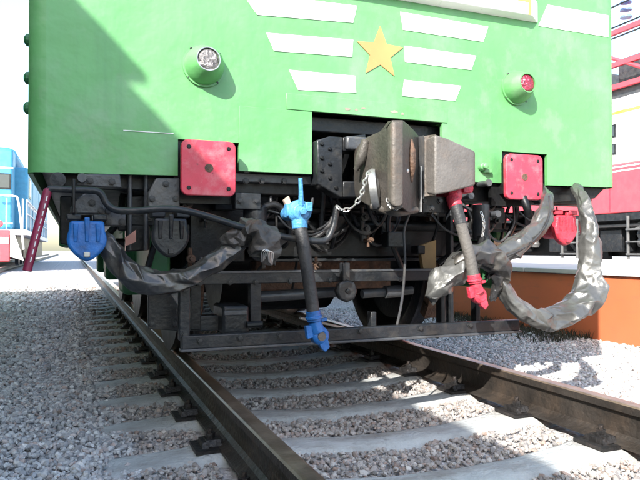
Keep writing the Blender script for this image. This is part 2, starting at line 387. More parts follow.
def sleeper_mesh():
    b = MB(); st = [(-1.35, -.235, .11), (-1.30, -.212, .12), (-1.0, -.200, .125), (-.94, -.1865, .125), (-.64, -.1865, .125), (-.56, -.202, .12), (-.3, -.222, .105), (0, -.228, .10)]
    st = st + [(-a, z, w_) for a, z, w_ in st[-2::-1]]
    vs = []; fs = []
    for x, z, w_ in st:
        vs += [(x, -.15, -.40), (x, -w_ - .012, z - .035), (x, -w_ + .015, z - .006), (x, -w_ + .04, z), (x, w_ - .04, z), (x, w_ - .015, z - .006), (x, w_ + .012, z - .035), (x, .15, -.40)]
    k = 8
    for i in range(len(st) - 1):
        for j in range(k - 1): fs.append((i * k + j, i * k + j + 1, (i + 1) * k + j + 1, (i + 1) * k + j))
    fs += [tuple(range(k)), tuple(range((len(st) - 1) * k, len(st) * k))]
    b.add(vs, fs); return b
def clip_mesh(sg):
    """pad, clamp, bolt and nut on one side of a rail, rail centre at x = 0"""
    b = MB()
    b.box((sg * .115, 0, -.178), (.12, .17, .014))
    b.box((sg * .095, 0, -.155), (.075, .10, .026), taper=.75)
    b.box((sg * .130, 0, -.162), (.03, .12, .03), taper=.8)
    b.box((sg * .068, 0, -.148), (.03, .07, .012), rot=Matrix.Rotation(R(-12 * sg), 3, 'Y'))
    b.cyl((sg * .10, 0, -.15), (sg * .10, 0, -.10), .011, 8)
    b.cyl((sg * .10, 0, -.141), (sg * .10, 0, -.119), .021, 6)
    b.cyl((sg * .10, 0, -.146), (sg * .10, 0, -.141), .026, 12)
    return b
tr = empty('railway_track', (XC, 2.0, -.4), 'rusty railway track on concrete sleepers running under the green locomotive', 'railway track')
rl = rail(XL, -3, 70, tr); rr_ = rail(XR, -3, 70, tr)
sl0 = sleeper_mesh().build('sleeper', M['concrete'], None, True, 0, origin=Vector((0, 0, 0)))
cl0 = {sg: clip_mesh(sg).build('rail_clip', M['clip'], None, True, 0, origin=Vector((0, 0, 0))) for sg in (-1, 1)}
for i, y in enumerate(SLEEPERS):
    o = sl0.copy(); COL.objects.link(o); o.parent = tr; o.location = Vector((XC, y, 0)) - tr.location
    o.rotation_euler.z = rnd.uniform(-.008, .008)
    if y > 9: continue
    for x in (-.7975, .7975):
        for sg in (-1, 1):
            c = cl0[sg].copy(); COL.objects.link(c); c.parent = o; c.location = (x, rnd.uniform(-.01, .01), 0)
for o in [sl0] + list(cl0.values()): bpy.data.objects.remove(o)

# neighbouring track on the left
XT2 = -3.4
t2 = empty('railway_track', (XT2, 20, -.4), 'far railway track on the left under the cyan locomotive', 'railway track')
rail(XT2 - .7975, -25, 130, t2); rail(XT2 + .7975, -25, 130, t2)
sl = sleeper_mesh().build('sleeper', M['concrete'], None, True, 0, origin=Vector((0, 0, 0)))
for k in range(90):
    o = sl.copy(); COL.objects.link(o); o.parent = t2; o.location = Vector((XT2, 12 + k * SP, -0.012)) - t2.location
bpy.data.objects.remove(sl)

# ------------------------------------------------------------------ green locomotive
Y0 = 2.85; XA, XB = -0.18, 3.03; YEND = 17.0
loco = empty('green_locomotive', (XC, 9.0, 0), 'bright green locomotive front with white stripes, orange star and red buffer plates', 'locomotive')
def L_(b, name, m, parent=None, **k): return b.build(name, M[m] if isinstance(m, str) else m, parent or loco, **k)
FT = 0.02
def sheet(pts, y, t):           # polygon in the XZ plane, front face at y, thickness t towards the loco
    return MB().prism([(p[0], y, p[1]) for p in pts], (0, t, 0))
def xz(px, py, Y=Y0): p = P(px, py, Y); return (p.x, p.z)

# front plate with the recesses for buffers and coupler cut out of its lower edge
bl = xz(178, 139); br = xz(239, 139); rl_ = xz(502, 151); rr2 = xz(547, 151)
oa = xz(312, 111); ob_ = xz(442, 119)
ZB = 1.03; ZT = 4.1
def cw(x): return x
front = [(XA + .07, .985), (bl[0], .995), (bl[0], bl[1]), (br[0], bl[1]), (br[0], ZB), (oa[0], ZB), (oa[0], oa[1]), (ob_[0], oa[1]), (ob_[0], ZB), (rl_[0], ZB), (rl_[0], rl_[1]), (rr2[0], rl_[1]), (rr2[0], ZB), (XB - .07, 1.035), (XB - .07, 2.35), (2.55, 2.35), (2.55, 3.15), (1.62, 3.15), (1.62, 2.35), (1.28, 2.35), (1.28, 3.15), (.3, 3.15), (.3, 2.35), (XA + .07, 2.35)]
L_(sheet(front, Y0, FT), 'front_plate', 'green')
top = [(XA + .07, 2.352), (.298, 2.352), (.298, 3.152), (2.552, 3.152), (2.552, 2.352), (XB - .07, 2.352), (XB - .07, ZT), (XA + .07, ZT)]
L_(sheet(top, Y0, FT), 'upper_front_plate', 'green')
for a, b_ in ((.3, 1.28), (1.62, 2.55)):
    wd = L_(sheet([(a, 2.35), (b_, 2.35), (b_, 3.15), (a, 3.15)], Y0 + .05, .02), 'windscreen', 'winglass')
# rounded corner posts and long sides
def corner(xa, sg, zb):
    b = MB(); n = 6; r = .07; pts = []
    for k in range(n + 1):
        a = math.pi / 2 * k / n; pts.append((xa + sg * (r - r * math.cos(a)), Y0 + r - r * math.sin(a)))
    vs = [(x, y, z) for z in (zb, ZT) for x, y in pts]; m_ = len(pts)
    b.add(vs, [(i, i + 1, m_ + i + 1, m_ + i) for i in range(n)])
    return b
L_(corner(XA, 1, .985), 'corner_post', 'green', smooth=True); L_(corner(XB, -1, 1.035), 'corner_post', 'green', smooth=True)
L_(MB().span((XA, Y0 + .07, .985), (XA + .02, YEND, ZT)), 'side_wall', 'green')
L_(MB().span((XB - .02, Y0 + .07, 1.035), (XB, YEND, ZT)), 'side_wall', 'green')
L_(MB().span((XA + .03, YEND - .03, 1.0), (XB - .03, YEND - .01, ZT)), 'rear_wall', 'green')
rb = MB(); arc = [(XA - .01, ZT)] + [(XC - 1.6 * math.cos(math.pi * k / 12), ZT + .02 + .42 * math.sin(math.pi * k / 12)) for k in range(1, 12)] + [(XB + .01, ZT)]
rb.prism([(x, Y0 - .02, z) for x, z in arc], (0, YEND - Y0 + .04, 0)); L_(rb, 'roof', 'shadegreen')
L_(MB().span((XA + .03, Y0 + .45, 1.06), (XB - .03, YEND - .05, 1.10)), 'floor', 'black')
for py in (40, 78, 108):
    p = P(27, py, Y0 + .12); L_(MB().lathe((XA, p.y, p.z), (-1, 0, 0), [(-.005, .028), (.012, .026), (.022, .012)], 12), 'side_bolt', 'green_dark')

# welded patch beside the coupler opening, lintel strip, seams
q = [xz(238, 117), xz(312, 112), xz(312, 174), xz(238, 174)]
L_(sheet([(q[0][0] + .004, q[1][1]), (q[1][0] - .001, q[1][1]), (q[1][0] - .001, ZB - .002), (q[0][0] + .004, ZB - .002)], Y0 - .004, .0035), 'patch_plate', 'green', bevel=.002)
a = xz(276, 90); b_ = xz(450, 118)
L_(sheet([(a[0] + .05, oa[1] - .002), (ob_[0] + .03, oa[1] - .002), (ob_[0] + .03, oa[1] + .075), (a[0] + .05, oa[1] + .075)], Y0 - .005, .0045), 'lintel_plate', 'green', bevel=.002)
L_(MB().span((br[0] + .01, Y0 - .003, 1.30), (oa[0], Y0 - .0005, 1.303)), 'weld_seam', 'green')
L_(MB().span((XA + .38, Y0 - .003, 1.18), (bl[0] - .02, Y0 - .0005, 1.183)), 'weld_seam', 'white')

for k, (px, py, w_) in enumerate(((347, 109, .035), (356, 110, .02), (363, 108.5, .03), (394, 112, .05), (402, 114, .02))):
    x0, z0 = xz(px, py); g = random.Random(k)
    pts = [(x0 + w_ / 2 * math.cos(a) * g.uniform(.6, 1.1), z0 + .008 * math.sin(a) * g.uniform(.5, 1.2)) for a in [2 * math.pi * j / 12 for j in range(12)]]
    L_(sheet(pts, Y0 - .0062, .001), 'paint_chip', mat('chipped_primer%d' % k, (.27, .24, .19), .8))
def stripe(pxs, name='stripe', m='white'):
    return L_(sheet([xz(x, y) for x, y in pxs], Y0 - .0035, .003), name, m)
stripe([(241, -8), (357, 6), (353, 23), (257, 15)])
stripe([(266, 33), (353, 40), (352, 57), (274, 51)])
stripe([(289, 70), (355, 76), (356, 93), (298, 90)])
stripe([(400, 12), (488, 27), (483, 42), (403, 30)])
stripe([(404, 46), (476, 56), (471, 70), (405, 62)])
stripe([(404, 80), (461, 86), (455, 101), (402, 96)])
c = xz(380, 53); c = (c[0], c[1]); st = []
for k in range(10):
    a = math.pi / 2 + k * math.pi / 5; r_ = .137 if k % 2 == 0 else .060
    st.append((c[0] + r_ * math.cos(a), c[1] + r_ * math.sin(a)))
L_(sheet(st, Y0 - .0045, .004), 'star', 'star')
# white waist band: a projecting ledge in the middle, painted flat towards the corners
zb0, zb1 = xz(600, 32)[1], xz(600, 12)[1]
zb0, zb1 = 1.93, 2.06
L_(sheet([(2.445, zb0), (XB - .07, zb0), (XB - .07, zb1), (2.51, zb1)], Y0 - .0035, .003), 'waist_band', 'white')
L_(sheet([(XA + .07, zb0), (.38, zb0), (.38, zb1), (XA + .07, zb1)], Y0 - .0035, .003), 'waist_band', 'white')
led = MB().prism([(.40, Y0 - .001, zb0 + .015), (2.44, Y0 - .001, zb0 + .015), (2.36, Y0 - .055, zb0 + .03), (.49, Y0 - .055, zb0 + .03)], (0, 0, zb1 - zb0 - .015))
ld = L_(led, 'waist_ledge', 'white', bevel=.004)
L_(MB().span((2.33, Y0 - .0575, zb0 + .03), (2.345, Y0 - .0555, zb1)).span((2.0, Y0 - .0575, zb1 - .03), (2.33, Y0 - .0555, zb1 - .015)), 'yellow_edging', 'yellow', ld)

# marker lamps
def lamp(px, py, lens, lab):
    p = P(px, py, Y0); ax = Vector((0.02, -1, .06)).normalized()
    h = L_(MB().lathe(p, ax, [(-.01, .098), (.006, .098), (.0065, .090), (.02, .089), (.045, .082), (.075, .067), (.092, .058), (.096, .055), (.0955, .050), (.06, .046)], 40), 'marker_lamp', 'green', smooth=True)
    h['label'] = lab
    lb = MB(); n = 28; prof = [(.086, .0505), (.092, .046), (.097, .036), (.100, .022), (.101, .004)]
    lb.lathe(p, ax, prof, n); L_(lb, 'lens', lens, h, smooth=True)
    L_(MB().lathe(p, ax, [(.084, .0535), (.099, .0535), (.099, .0495), (.084, .0495)], 32), 'lens_rim', 'steel' if lens == 'lens_clear' else 'green', h, smooth=True)
    for k in range(4):
        a = R(40 + 90 * k); L_(MB().lathe(p + Vector((.094 * math.cos(a), 0, .094 * math.sin(a))), (0, -1, 0), [(.004, .005), (.010, .005), (.012, .002)], 8), 'screw', 'dgrey', h)
lamp(204, 66, 'lens_clear', 'marker lamp with clear lens')
lamp(516, 88, 'lens_red', 'marker lamp with red lens')

# red buffer plates
def rrect(cx, cz, w_, h_, r, n=5):
    out = []
    for sx_, sz_, a0 in ((1, 1, 0), (-1, 1, 90), (-1, -1, 180), (1, -1, 270)):
        for k in range(n + 1):
            a = R(a0 + 90 * k / n); out.append((cx + sx_ * (w_ / 2 - r) + r * math.cos(a), cz + sz_ * (h_ / 2 - r) + r * math.sin(a)))
    return out
for px, py in ((209, 168), (525, 177)):
    YB = 2.76; p = P(px, py, YB)
    pl = L_(sheet(rrect(p.x, p.z, .242, .245, .03), YB, .028), 'buffer_plate', 'red', bevel=.004)
    L_(MB().span((p.x - .085, YB + .03, p.z - .085), (p.x + .085, Y0 + .15, p.z + .085)), 'buffer_block', 'black', pl)
    L_(MB().lathe((p.x, YB, p.z), (0, -1, 0), [(-.004, .019), (.0015, .019), (.002, .016), (.0012, .002)], 16), 'centre_hole', 'rusty', pl)
    for sx_ in (-1, 1):
        for sz_ in (-1, 1):
            L_(MB().lathe((p.x + sx_ * .088, YB, p.z + sz_ * .09), (0, -1, 0), [(-.003, .0095), (.0015, .0095), (.0035, .007)], 10), 'bolt', 'black', pl)
    bx0, bx1 = p.x - .135, p.x + .135
    L_(MB().span((bx0, Y0 + .022, p.z - .15), (bx1, Y0 + .05, p.z + .19)), 'buffer_recess', 'black', pl)

# buffer beam and dark box behind the coupler opening
L_(MB().span((XA + .10, 2.95, .93), (oa[0] - .02, 3.06, 1.25)), 'buffer_beam', 'black', bevel=.008)
L_(MB().span((ob_[0] + .02, 2.95, .93), (XB - .1, 3.06, 1.25)), 'buffer_beam', 'black', bevel=.008)
L_(MB().span((oa[0] - .03, 3.25, .75), (ob_[0] + .03, 3.3, 1.45)).span((oa[0] - .03, Y0 + .025, 1.345), (ob_[0] + .03, 3.25, 1.365)), 'draft_box', 'black')
L_(MB().span((oa[0] - .04, 2.93, 1.255), (ob_[0] + .04, 3.08, 1.33)), 'cross_beam', 'dgrey', bevel=.006)
L_(MB().span((br[0] - .2, 2.90, .985), (oa[0] + .03, 2.945, 1.026)), 'beam_flange', 'mgrey', bevel=.004)

# coupler striker casting with rivets
YS = 2.80
o1 = [xz(317, 140, YS), xz(330, 136, YS), xz(366, 134, YS), xz(366, 197, YS), xz(340, 197, YS), xz(318, 184, YS)]
win = [xz(343, 151, YS), xz(359, 151, YS), xz(359, 181, YS), xz(343, 181, YS)]
sk = MB()
sk.prism([(p[0], YS, p[1]) for p in (o1[0], o1[1], (win[0][0], o1[1][1]), (win[3][0], o1[4][1]), o1[4], o1[5])], (0, .10, 0))
sk.prism([(p[0], YS, p[1]) for p in ((win[0][0] + .001, o1[1][1]), (o1[2][0], o1[2][1]), (o1[2][0], win[1][1]), (win[0][0] + .001, win[0][1]))], (0, .10, 0))
sk.prism([(p[0], YS, p[1]) for p in ((win[3][0] + .001, win[3][1]), (o1[2][0], win[2][1]), (o1[3][0], o1[3][1]), (win[3][0] + .001, o1[4][1]))], (0, .10, 0))
stk = L_(sk, 'striker_casting', 'dgrey', bevel=.006)
for px, py in ((322, 144), (322, 158), (322, 171), (330, 149), (330, 164), (330, 178), (336, 188)):
    p = P(px, py, YS); L_(MB().lathe(p, (0, -1, 0), [(-.004, .0115), (.004, .0105), (.009, .006)], 10), 'rivet', 'black', stk, smooth=True)
L_(MB().span((P(345, 140, 2.79).x, 2.77, P(345, 150, 2.79).z), (P(372, 140, 2.79).x, 2.799, P(345, 136, 2.79).z)), 'striker_lip', 'mgrey', stk, bevel=.012)

# coupler head: columns (px, top, bottom, depth)
def loft(cols, yb, name, m, parent=None, bev=.006):
    b = MB(); vs = []; fs = []
    for px, t, bt, Y in cols:
        a, c_ = P(px, t, Y), P(px, bt, Y); y2 = max(yb, Y + .05); k1 = (y2 - Y); cx, cz = P(405, 165, 2.6).x, P(405, 165, 2.6).z; f_ = 1 - min(.55, 1.1 * k1)
        vs += [a, c_, Vector((cx + (c_.x - cx) * f_, y2, cz + (c_.z - cz) * f_)), Vector((cx + (a.x - cx) * f_, y2, cz + (a.z - cz) * f_))]
    for i in range(len(cols) - 1):
        for j in range(4): fs.append((i * 4 + j, i * 4 + (j + 1) % 4, i * 4 + 4 + (j + 1) % 4, i * 4 + 4 + j))
    fs += [(0, 1, 2, 3), tuple(len(vs) - 4 + i for i in range(4))]
    b.add(vs, fs); return L_(b, name, m, parent, bevel=bev, seg=4)
cpl = loft([(358, 147, 186, 2.72), (361, 142, 196, 2.67), (367, 137, 205, 2.60), (385, 129, 212, 2.47), (388, 121, 212, 2.44), (392, 120, 210, 2.36), (403, 120, 208, 2.35), (408, 124, 212, 2.42), (414, 130, 214, 2.52), (419, 136, 208, 2.60)], 2.8, 'coupler_head', 'castiron', None, .009)
loft([(390.5, 122, 203, 2.352), (394, 121, 207, 2.338), (400, 121.5, 207, 2.338), (403.5, 123, 204, 2.345)], 2.40, 'nose_face', 'castmid', cpl, .008)
loft([(417, 137, 198, 2.60), (421, 136, 199, 2.57), (424, 135, 199, 2.55)], 2.8, 'throat_edge', 'mgrey', cpl, .003)
loft([(423, 136, 197, 2.565), (430, 135, 196, 2.54), (436, 134, 195, 2.49)], 2.8, 'wing_bevel', 'castmid', cpl, .006)
wg = loft([(435, 134, 195, 2.488), (448, 138, 193, 2.485), (474, 150, 186, 2.50), (475.5, 151.5, 185, 2.52)], 2.75, 'coupler_wing', 'castlight', cpl, .010)
L_(MB().tube([P(411, 140, 2.47), P(412, 152, 2.45), P(412, 166, 2.45), P(411, 182, 2.47)], [.008, .017, .017, .008], 12), 'lock', 'rusty', cpl, smooth=True)
L_(MB().lathe(P(406, 171, 2.42), (.3, -1, 0), [(-.01, .009), (.012, .009), (.014, .004)], 10), 'lock_pin', 'steel', cpl)
L_(MB().span((P(372, 150, 2.7).x, 2.75, .92), (P(425, 150, 2.7).x, 3.28, 1.22)), 'coupler_shank', 'black', cpl, bevel=.02)
L_(MB().lathe(P(377, 189, 2.53), Vector((.85, -.5, .12)), [(-.032, .055), (-.028, .088), (-.010, .094), (.004, .090), (.008, .05), (.012, .045), (.014, .0)], 32), 'lifter_disc', 'steel', cpl, smooth=True)
L_(MB().tube([P(366, 140, 2.60), P(361, 158, 2.62), P(356, 170, 2.64)], [.02, .026, .012], 10), 'side_lug', 'castiron', cpl, smooth=True)
L_(MB().tube([P(372, 206, 2.55), P(396, 212, 2.46), P(416, 210, 2.52)], [.018, .02, .016], 10), 'lower_rib', 'castiron', cpl, smooth=True)
hg = L_(MB().span((P(421, 200, 2.62).x, 2.60, P(421, 212, 2.6).z), (P(445, 205, 2.62).x, 2.63, P(421, 196, 2.6).z)), 'hanger_plate', 'black', cpl)
L_(MB().cyl(P(421, 166, 2.535), P(421, 212, 2.56), .006, 8), 'hanger_rod', 'steel', cpl)

def chain(pts, size=.017, wire=.0036, parent=None):
    pts, _ = spline([Vector(p) for p in pts], [1] * len(pts), 40)
    b = MB(); acc = 0; k = 0; step = size * 1.25
    last = pts[0]
    for i in range(1, len(pts)):
        if (pts[i] - last).length >= step:
            mid = (pts[i] + last) / 2; t = (pts[i] - last).normalized(); u = t.orthogonal().normalized()
            side = (Matrix.Rotation(R(35 + 90 * (k % 2)), 3, t) @ u)
            ring = [mid + t * (size * .85 * math.cos(a)) + side * (size * .5 * math.sin(a)) for a in [2 * math.pi * j / 10 for j in range(11)]]
            b.tube(ring, wire, 5, cap=False, sm=0); last = pts[i]; k += 1
    return L_(b, 'chain', 'steel', parent, smooth=True)
chain([P(337, 206, 2.55), P(341, 210, 2.53), P(350, 209, 2.51), P(358, 201, 2.50), P(363, 190, 2.49), P(366, 178, 2.49), P(371, 170, 2.49)], parent=cpl)
chain([P(387, 199, 2.40), P(390, 206, 2.39), P(397, 210, 2.37), P(401, 204, 2.36)], .013, .003, parent=cpl)

# uncoupling lever with its red handle
lv = L_(MB().tube([P(47, 192, 2.66), P(52, 189, 2.66), P(62, 189.5, 2.66), P(80, 190, 2.66), P(96, 191, 2.66), P(102, 195, 2.66), P(107, 204, 2.66), P(116, 210, 2.65), P(135, 211, 2.63), P(160, 209, 2.61), P(182, 210, 2.60), P(210, 217, 2.59), P(245, 228, 2.58), P(285, 237, 2.57), P(316, 241, 2.56), P(327, 239, 2.56), P(333, 228, 2.56), P(336, 214, 2.56), P(337, 207, 2.56)], .0145, 12), 'uncoupling_lever', 'dgrey', smooth=True)
ha, hb = P(47.5, 191, 2.66), P(27, 271, 2.62)
L_(MB().tube([ha + Vector((.004, 0, .0)), ha.lerp(hb, .04), ha.lerp(hb, .5), hb], [.0155, .0165, .0165, .0165], 12), 'lever_handle', mat('maroon_handle_paint', (0.22, 0.012, 0.05), .45, var=.2, vs=15), lv, smooth=True)
mk = MB()
for k in range(9):
    t = .1 + .095 * k; c_ = ha.lerp(hb, t); d_ = (hb - ha).normalized()
    mk.box(c_ + Vector((.004, -.0158, .0)), (.006, .003, .02), rot=d_.to_track_quat('Z', 'Y').to_matrix())
L_(mk, 'handle_marks', 'white', lv)
L_(MB().span((P(72, 186, 2.7).x, 2.64, P(70, 214, 2.68).z), (P(70, 186, 2.7).x + .02, 2.90, P(70, 180, 2.7).z)), 'lever_bracket', 'black', lv, bevel=.004)
L_(MB().lathe(P(58, 180, 2.72), (0, -1, 0), [(-.18, .024), (0, .024), (.002, .03), (.016, .03), (.017, .015)], 18), 'pipe_end', 'dgrey', smooth=True)
L_(MB().lathe(P(82, 178, 2.75), (0, -1, 0), [(-.1, .014), (0, .014), (.002, .02), (.012, .018)], 12), 'pipe_end', 'mgrey', smooth=True)

# electrical sockets under the body
def socket(px, py, Y, s, m, lab, br_m='dgrey'):
    c_ = P(px, py, Y); w_ = .075 * s; h_ = .095 * s
    out = [(-w_ * .86, h_ * .72), (w_ * .86, h_ * .72)] + [(w_ * math.cos(a), -h_ * .05 - h_ * .78 * math.sin(a) * (1 + .18 * math.sin(a) ** 6)) for a in [R(-25 + k * 230 / 18) for k in range(19)]]
    ob = L_(MB().prism([(c_.x + x, Y, c_.z + z) for x, z in out], (0, .05, 0)), 'connector_socket', m, bevel=.012, seg=3); ob['label'] = lab
    rb_ = MB()
    for k in (-1, 0, 1):
        x = c_.x + k * w_ * .56; tp = c_.z + h_ * (.86 if k == 0 else .62)
        rb_.prism([(x - .010, Y - .014, tp), (x + .010, Y - .014, tp), (x + .007, Y - .004, c_.z - h_ * .18), (x - .007, Y - .004, c_.z - h_ * .18)], (0, .02, 0))
    L_(rb_, 'ribs', m, ob, bevel=.004)
    L_(MB().span((c_.x - .012, Y - .012, c_.z - h_ * .80), (c_.x + .012, Y + .002, c_.z - h_ * .58)), 'latch', 'steel' if m == 'blue' else m, ob, bevel=.003)
    for k in (-1, 1):
        L_(MB().span((c_.x + k * w_ * .28, Y + .002, c_.z + h_ * .74), (c_.x + k * w_ * 1.02, Y + .09, c_.z + h_ * 1.0)), 'hinge', br_m, ob, bevel=.006)
    L_(MB().lathe((c_.x, Y + .052, c_.z + .01), (0, 1, 0), [(0, w_ * .85), (.12, w_ * .85), (.14, w_ * .6)], 24), 'socket_body', br_m, ob)
    return c_
socket(87, 238, 2.66, 1.0, 'blue', 'blue socket cover')
socket(171, 235, 2.72, 1.06, 'dgrey', 'dark grey socket cover')
socket(567, 228, 2.95, 1.12, 'red2', 'red socket cover', 'red2')
# grey brackets carrying the sockets
for pts, Y, m in (([(70, 208), (76, 199), (86, 192), (102, 194), (105, 208), (105, 214), (70, 214)], 2.74, 'mgrey'),
                  ([(103, 207), (126, 207), (126, 226), (103, 226)], 2.76, 'mgrey'),
                  ([(76, 186), (84, 174), (120, 174), (122, 188)], 2.80, 'mgrey'),
                  ([(148, 193), (156, 178), (180, 178), (180, 208), (148, 208)], 2.84, 'mgrey'),
                  ([(60, 196), (72, 196), (72, 246), (60, 244)], 2.92, 'black'),
                  ([(126, 196), (150, 194), (150, 250), (126, 252)], 3.02, 'black'),
                  ([(190, 196), (245, 200), (245, 262), (190, 262)], 3.1, 'black')):
    b = MB().prism([P(x, y, Y) for x, y in pts], (0, .07, 0)); L_(b, 'socket_bracket', m, bevel=.006)
for px in (130, 146): L_(MB().cyl(P(px, 173, 2.9), P(px, 250, 2.9), .010, 10), 'vertical_pipe', 'mgrey', smooth=True)
L_(MB().prism([P(x, y, 2.82) for x, y in ((125, 238), (136, 230), (136, 242), (126, 246))], (0, .02, 0)), 'bracket_tab', mat('primer_pink', (.36, .17, .13), .7))

# left sleeve of worn tarpaulin and its crumpled end
sv = L_(MB().crumple([P(104, 234, 2.74), P(111, 250, 2.72), P(124, 268, 2.70), P(145, 280, 2.68), P(170, 283, 2.66), P(196, 274, 2.65), P(218, 260, 2.64), P(238, 243, 2.63)], [.03, .045, .055, .058, .055, .05, .05, .045], 8, .065, .32, 3), 'cable_sleeve', 'dtarp', smooth=True)
L_(MB().crumple([P(240, 222, 2.62), P(252, 230, 2.60), P(262, 243, 2.58), P(268, 256, 2.59), P(271, 264, 2.60)], [.03, .065, .07, .05, .016], 10, .024, .55, 8), 'crumpled_wrap', 'gtarp', sv, smooth=True)
L_(MB().crumple([P(222, 243, 2.63), P(233, 238, 2.61), P(246, 240, 2.59)], [.02, .04, .03], 9, .02, .55, 12), 'crumpled_end', 'gtarp', sv, smooth=True)
L_(MB().prism([P(x, y, 2.62) for x, y in ((273, 231), (289, 240), (276, 250), (270, 248))], (0, .004, .004)), 'flap', 'gtarp', sv)
wr = MB()
for k in range(4): wr.tube([P(262 + k, 262 - k, 2.54), P(262 + 2 * k, 252, 2.52), P(267 + 2 * k, 250 + k, 2.52), P(269 + k, 262 + k, 2.53)], .0022, 5)
L_(wr, 'loose_wires', 'steel', sv)

# brake hoses
def hose(name, pts, r, m):
    return L_(MB().tube(pts, r, 16, sm=10), name, m, smooth=True)
h1 = hose('brake_hose', [P(299, 222, 2.55), P(302, 236, 2.53), P(306, 262, 2.51), P(311, 295, 2.50), P(314, 318, 2.49)], .0275, 'rubber')
c_ = P(299, 212, 2.55)
v1 = MB().lathe(c_ + Vector((0, .05, 0)), (0, -1, 0), [(-.12, .03), (0, .035), (.02, .05), (.06, .052), (.075, .040), (.085, .035), (.09, .0)], 22)
v1.cyl(c_ + Vector((-.055, .02, .005)), c_ + Vector((.055, .02, .005)), .032, 12)
v1.cyl(c_, P(300, 229, 2.545), .036, 14, .034)
v1.box(c_ + Vector((.03, -.03, .02)), (.03, .04, .04)); v1.cyl(c_ + Vector((0, -.045, 0)), c_ + Vector((0, -.06, 0)), .018, 6)
v = L_(v1, 'angle_cock', 'lblue', h1, bevel=.004)
L_(MB().tube([P(301, 205, 2.52), P(301, 194, 2.51), P(300.5, 178, 2.50)], [.013, .010, .009], 8), 'cock_handle', 'lblue', h1, smooth=True)
L_(MB().prism([P(x, y, 2.60) for x, y in ((284, 200), (289, 196), (292, 206), (288, 210))], (0, .02, 0)), 'cock_bracket', mat('primer_beige', (.4, .3, .24), .7), h1)
def gladhand(p, m, parent, tilt=0.0, s=1.0):
    b = MB(); rot = Matrix.Rotation(tilt, 3, 'Y')
    T = lambda x, y, z: p + rot @ (Vector((x, y, z)) * s)
    b.cyl(T(0, 0, .02), T(0, 0, -.03), .036 * s, 14); b.cyl(T(0, 0, -.005), T(0, 0, -.018), .041 * s, 14)
    b.cyl(T(0, 0, -.03), T(.012, 0, -.085), .030 * s, 14, .036 * s)
    b.lathe(T(.018, .01, -.105), (rot @ Vector((.15, -1, 0))), [(-.02 * s, .043 * s), (.02 * s, .045 * s), (.03 * s, .036 * s), (.034 * s, .026 * s), (.030 * s, .018 * s)], 18)
    b.box(T(-.035, 0, -.075), (.03 * s, .03 * s, .06 * s), rot=rot)
    b.prism([T(.0, -.02, -.12), T(.05, -.02, -.12), T(.055, -.02, -.165), T(.03, -.02, -.185), T(.01, -.02, -.16)], rot @ Vector((0, .035 * s, 0)))
    b.box(T(.045, -.01, -.03), (.03 * s, .02 * s, .015 * s), rot=rot)
    o = L_(b, 'hose_head', m, parent, bevel=.002)
    return o, T
g1, T1 = gladhand(P(313.5, 315, 2.49), 'blue', h1, R(-8), .88)
L_(MB().lathe(T1(.018, -.022, -.105), (0.15, -1, 0), [(0, .019), (.006, .019), (.006, .0)], 14), 'seal_face', 'castlight', h1)
h2 = hose('brake_hose', [P(455, 203, 2.57), P(458, 214, 2.55), P(464, 236, 2.53), P(470, 258, 2.51), P(474, 280, 2.50)], .027, 'rubber2'); h2['label'] = 'grey brake hose with red fittings'
h1['label'] = 'black brake hose with blue fittings'
L_(MB().tube([P(454, 200, 2.57), P(457, 210, 2.555), P(461, 224, 2.54)], .029, 14), 'hose_sleeve', 'rubber', h2, smooth=True)
b = MB().lathe(P(452, 196, 2.60), (0, -1, 0), [(-.1, .03), (0, .036), (.03, .04), (.04, .03), (.05, .0)], 18)
b.cyl(P(450, 191, 2.60), P(470, 188, 2.62), .026, 12); b.cyl(P(452, 196, 2.585), P(456, 207, 2.56), .034, 14); b.box(P(466, 190, 2.59), (.05, .04, .03))
L_(b, 'angle_cock', 'red2', h2, bevel=.004)
gladhand(P(474, 278, 2.50), 'red2', h2, R(-10), .85)

# silver sleeves on the right
s1 = L_(MB().crumple([P(566, 180, 2.98), P(576, 188, 2.84), P(585, 205, 2.72), P(589, 232, 2.66), P(590, 262, 2.64), P(588, 288, 2.62), P(576, 307, 2.60), P(556, 318, 2.58), P(535, 318, 2.57), P(514, 305, 2.58), P(503, 288, 2.60), P(496, 272, 2.62), P(484, 262, 2.64)], [.03, .036, .045, .056, .064, .084, .088, .072, .062, .056, .052, .05, .045], 9, .062, .40, 22, flat=.75), 'cable_sleeve', 'silver', smooth=True)
s2 = L_(MB().crumple([P(538, 186, 2.98), P(545, 194, 2.80), P(547, 206, 2.70), P(541, 222, 2.66), P(524, 241, 2.63), P(504, 252, 2.62), P(484, 258, 2.62), P(466, 264, 2.62)], [.03, .035, .042, .05, .052, .048, .045, .042], 8, .062, .38, 33), 'cable_sleeve', 'silver', smooth=True)
L_(MB().crumple([P(484, 256, 2.60), P(468, 262, 2.60), P(452, 272, 2.60), P(440, 286, 2.60), P(430, 299, 2.62)], [.045, .065, .075, .065, .03], 9, .05, .42, 41), 'sleeve_end_bag', 'silver', s2, smooth=True)
L_(MB().crumple([P(455, 262, 2.58), P(470, 254, 2.55), P(486, 254, 2.54), P(498, 264, 2.55), P(500, 280, 2.58), P(492, 300, 2.62)], [.03, .05, .06, .06, .045, .02], 9, .04, .4, 47), 'black_wrap', 'dtarp', s2, smooth=True)
L_(MB().tube([P(520, 190, 2.8), P(526, 205, 2.76), P(529, 216, 2.76)], .022, 10), 'air_pipe', 'black', smooth=True)
L_(MB().tube([P(549, 196, 2.66), P(550, 210, 2.62), P(545, 226, 2.60), P(532, 242, 2.585), P(512, 254, 2.58), P(490, 260, 2.58)], .0055, 6), 'tie_wire', 'rubber', s2, smooth=True)
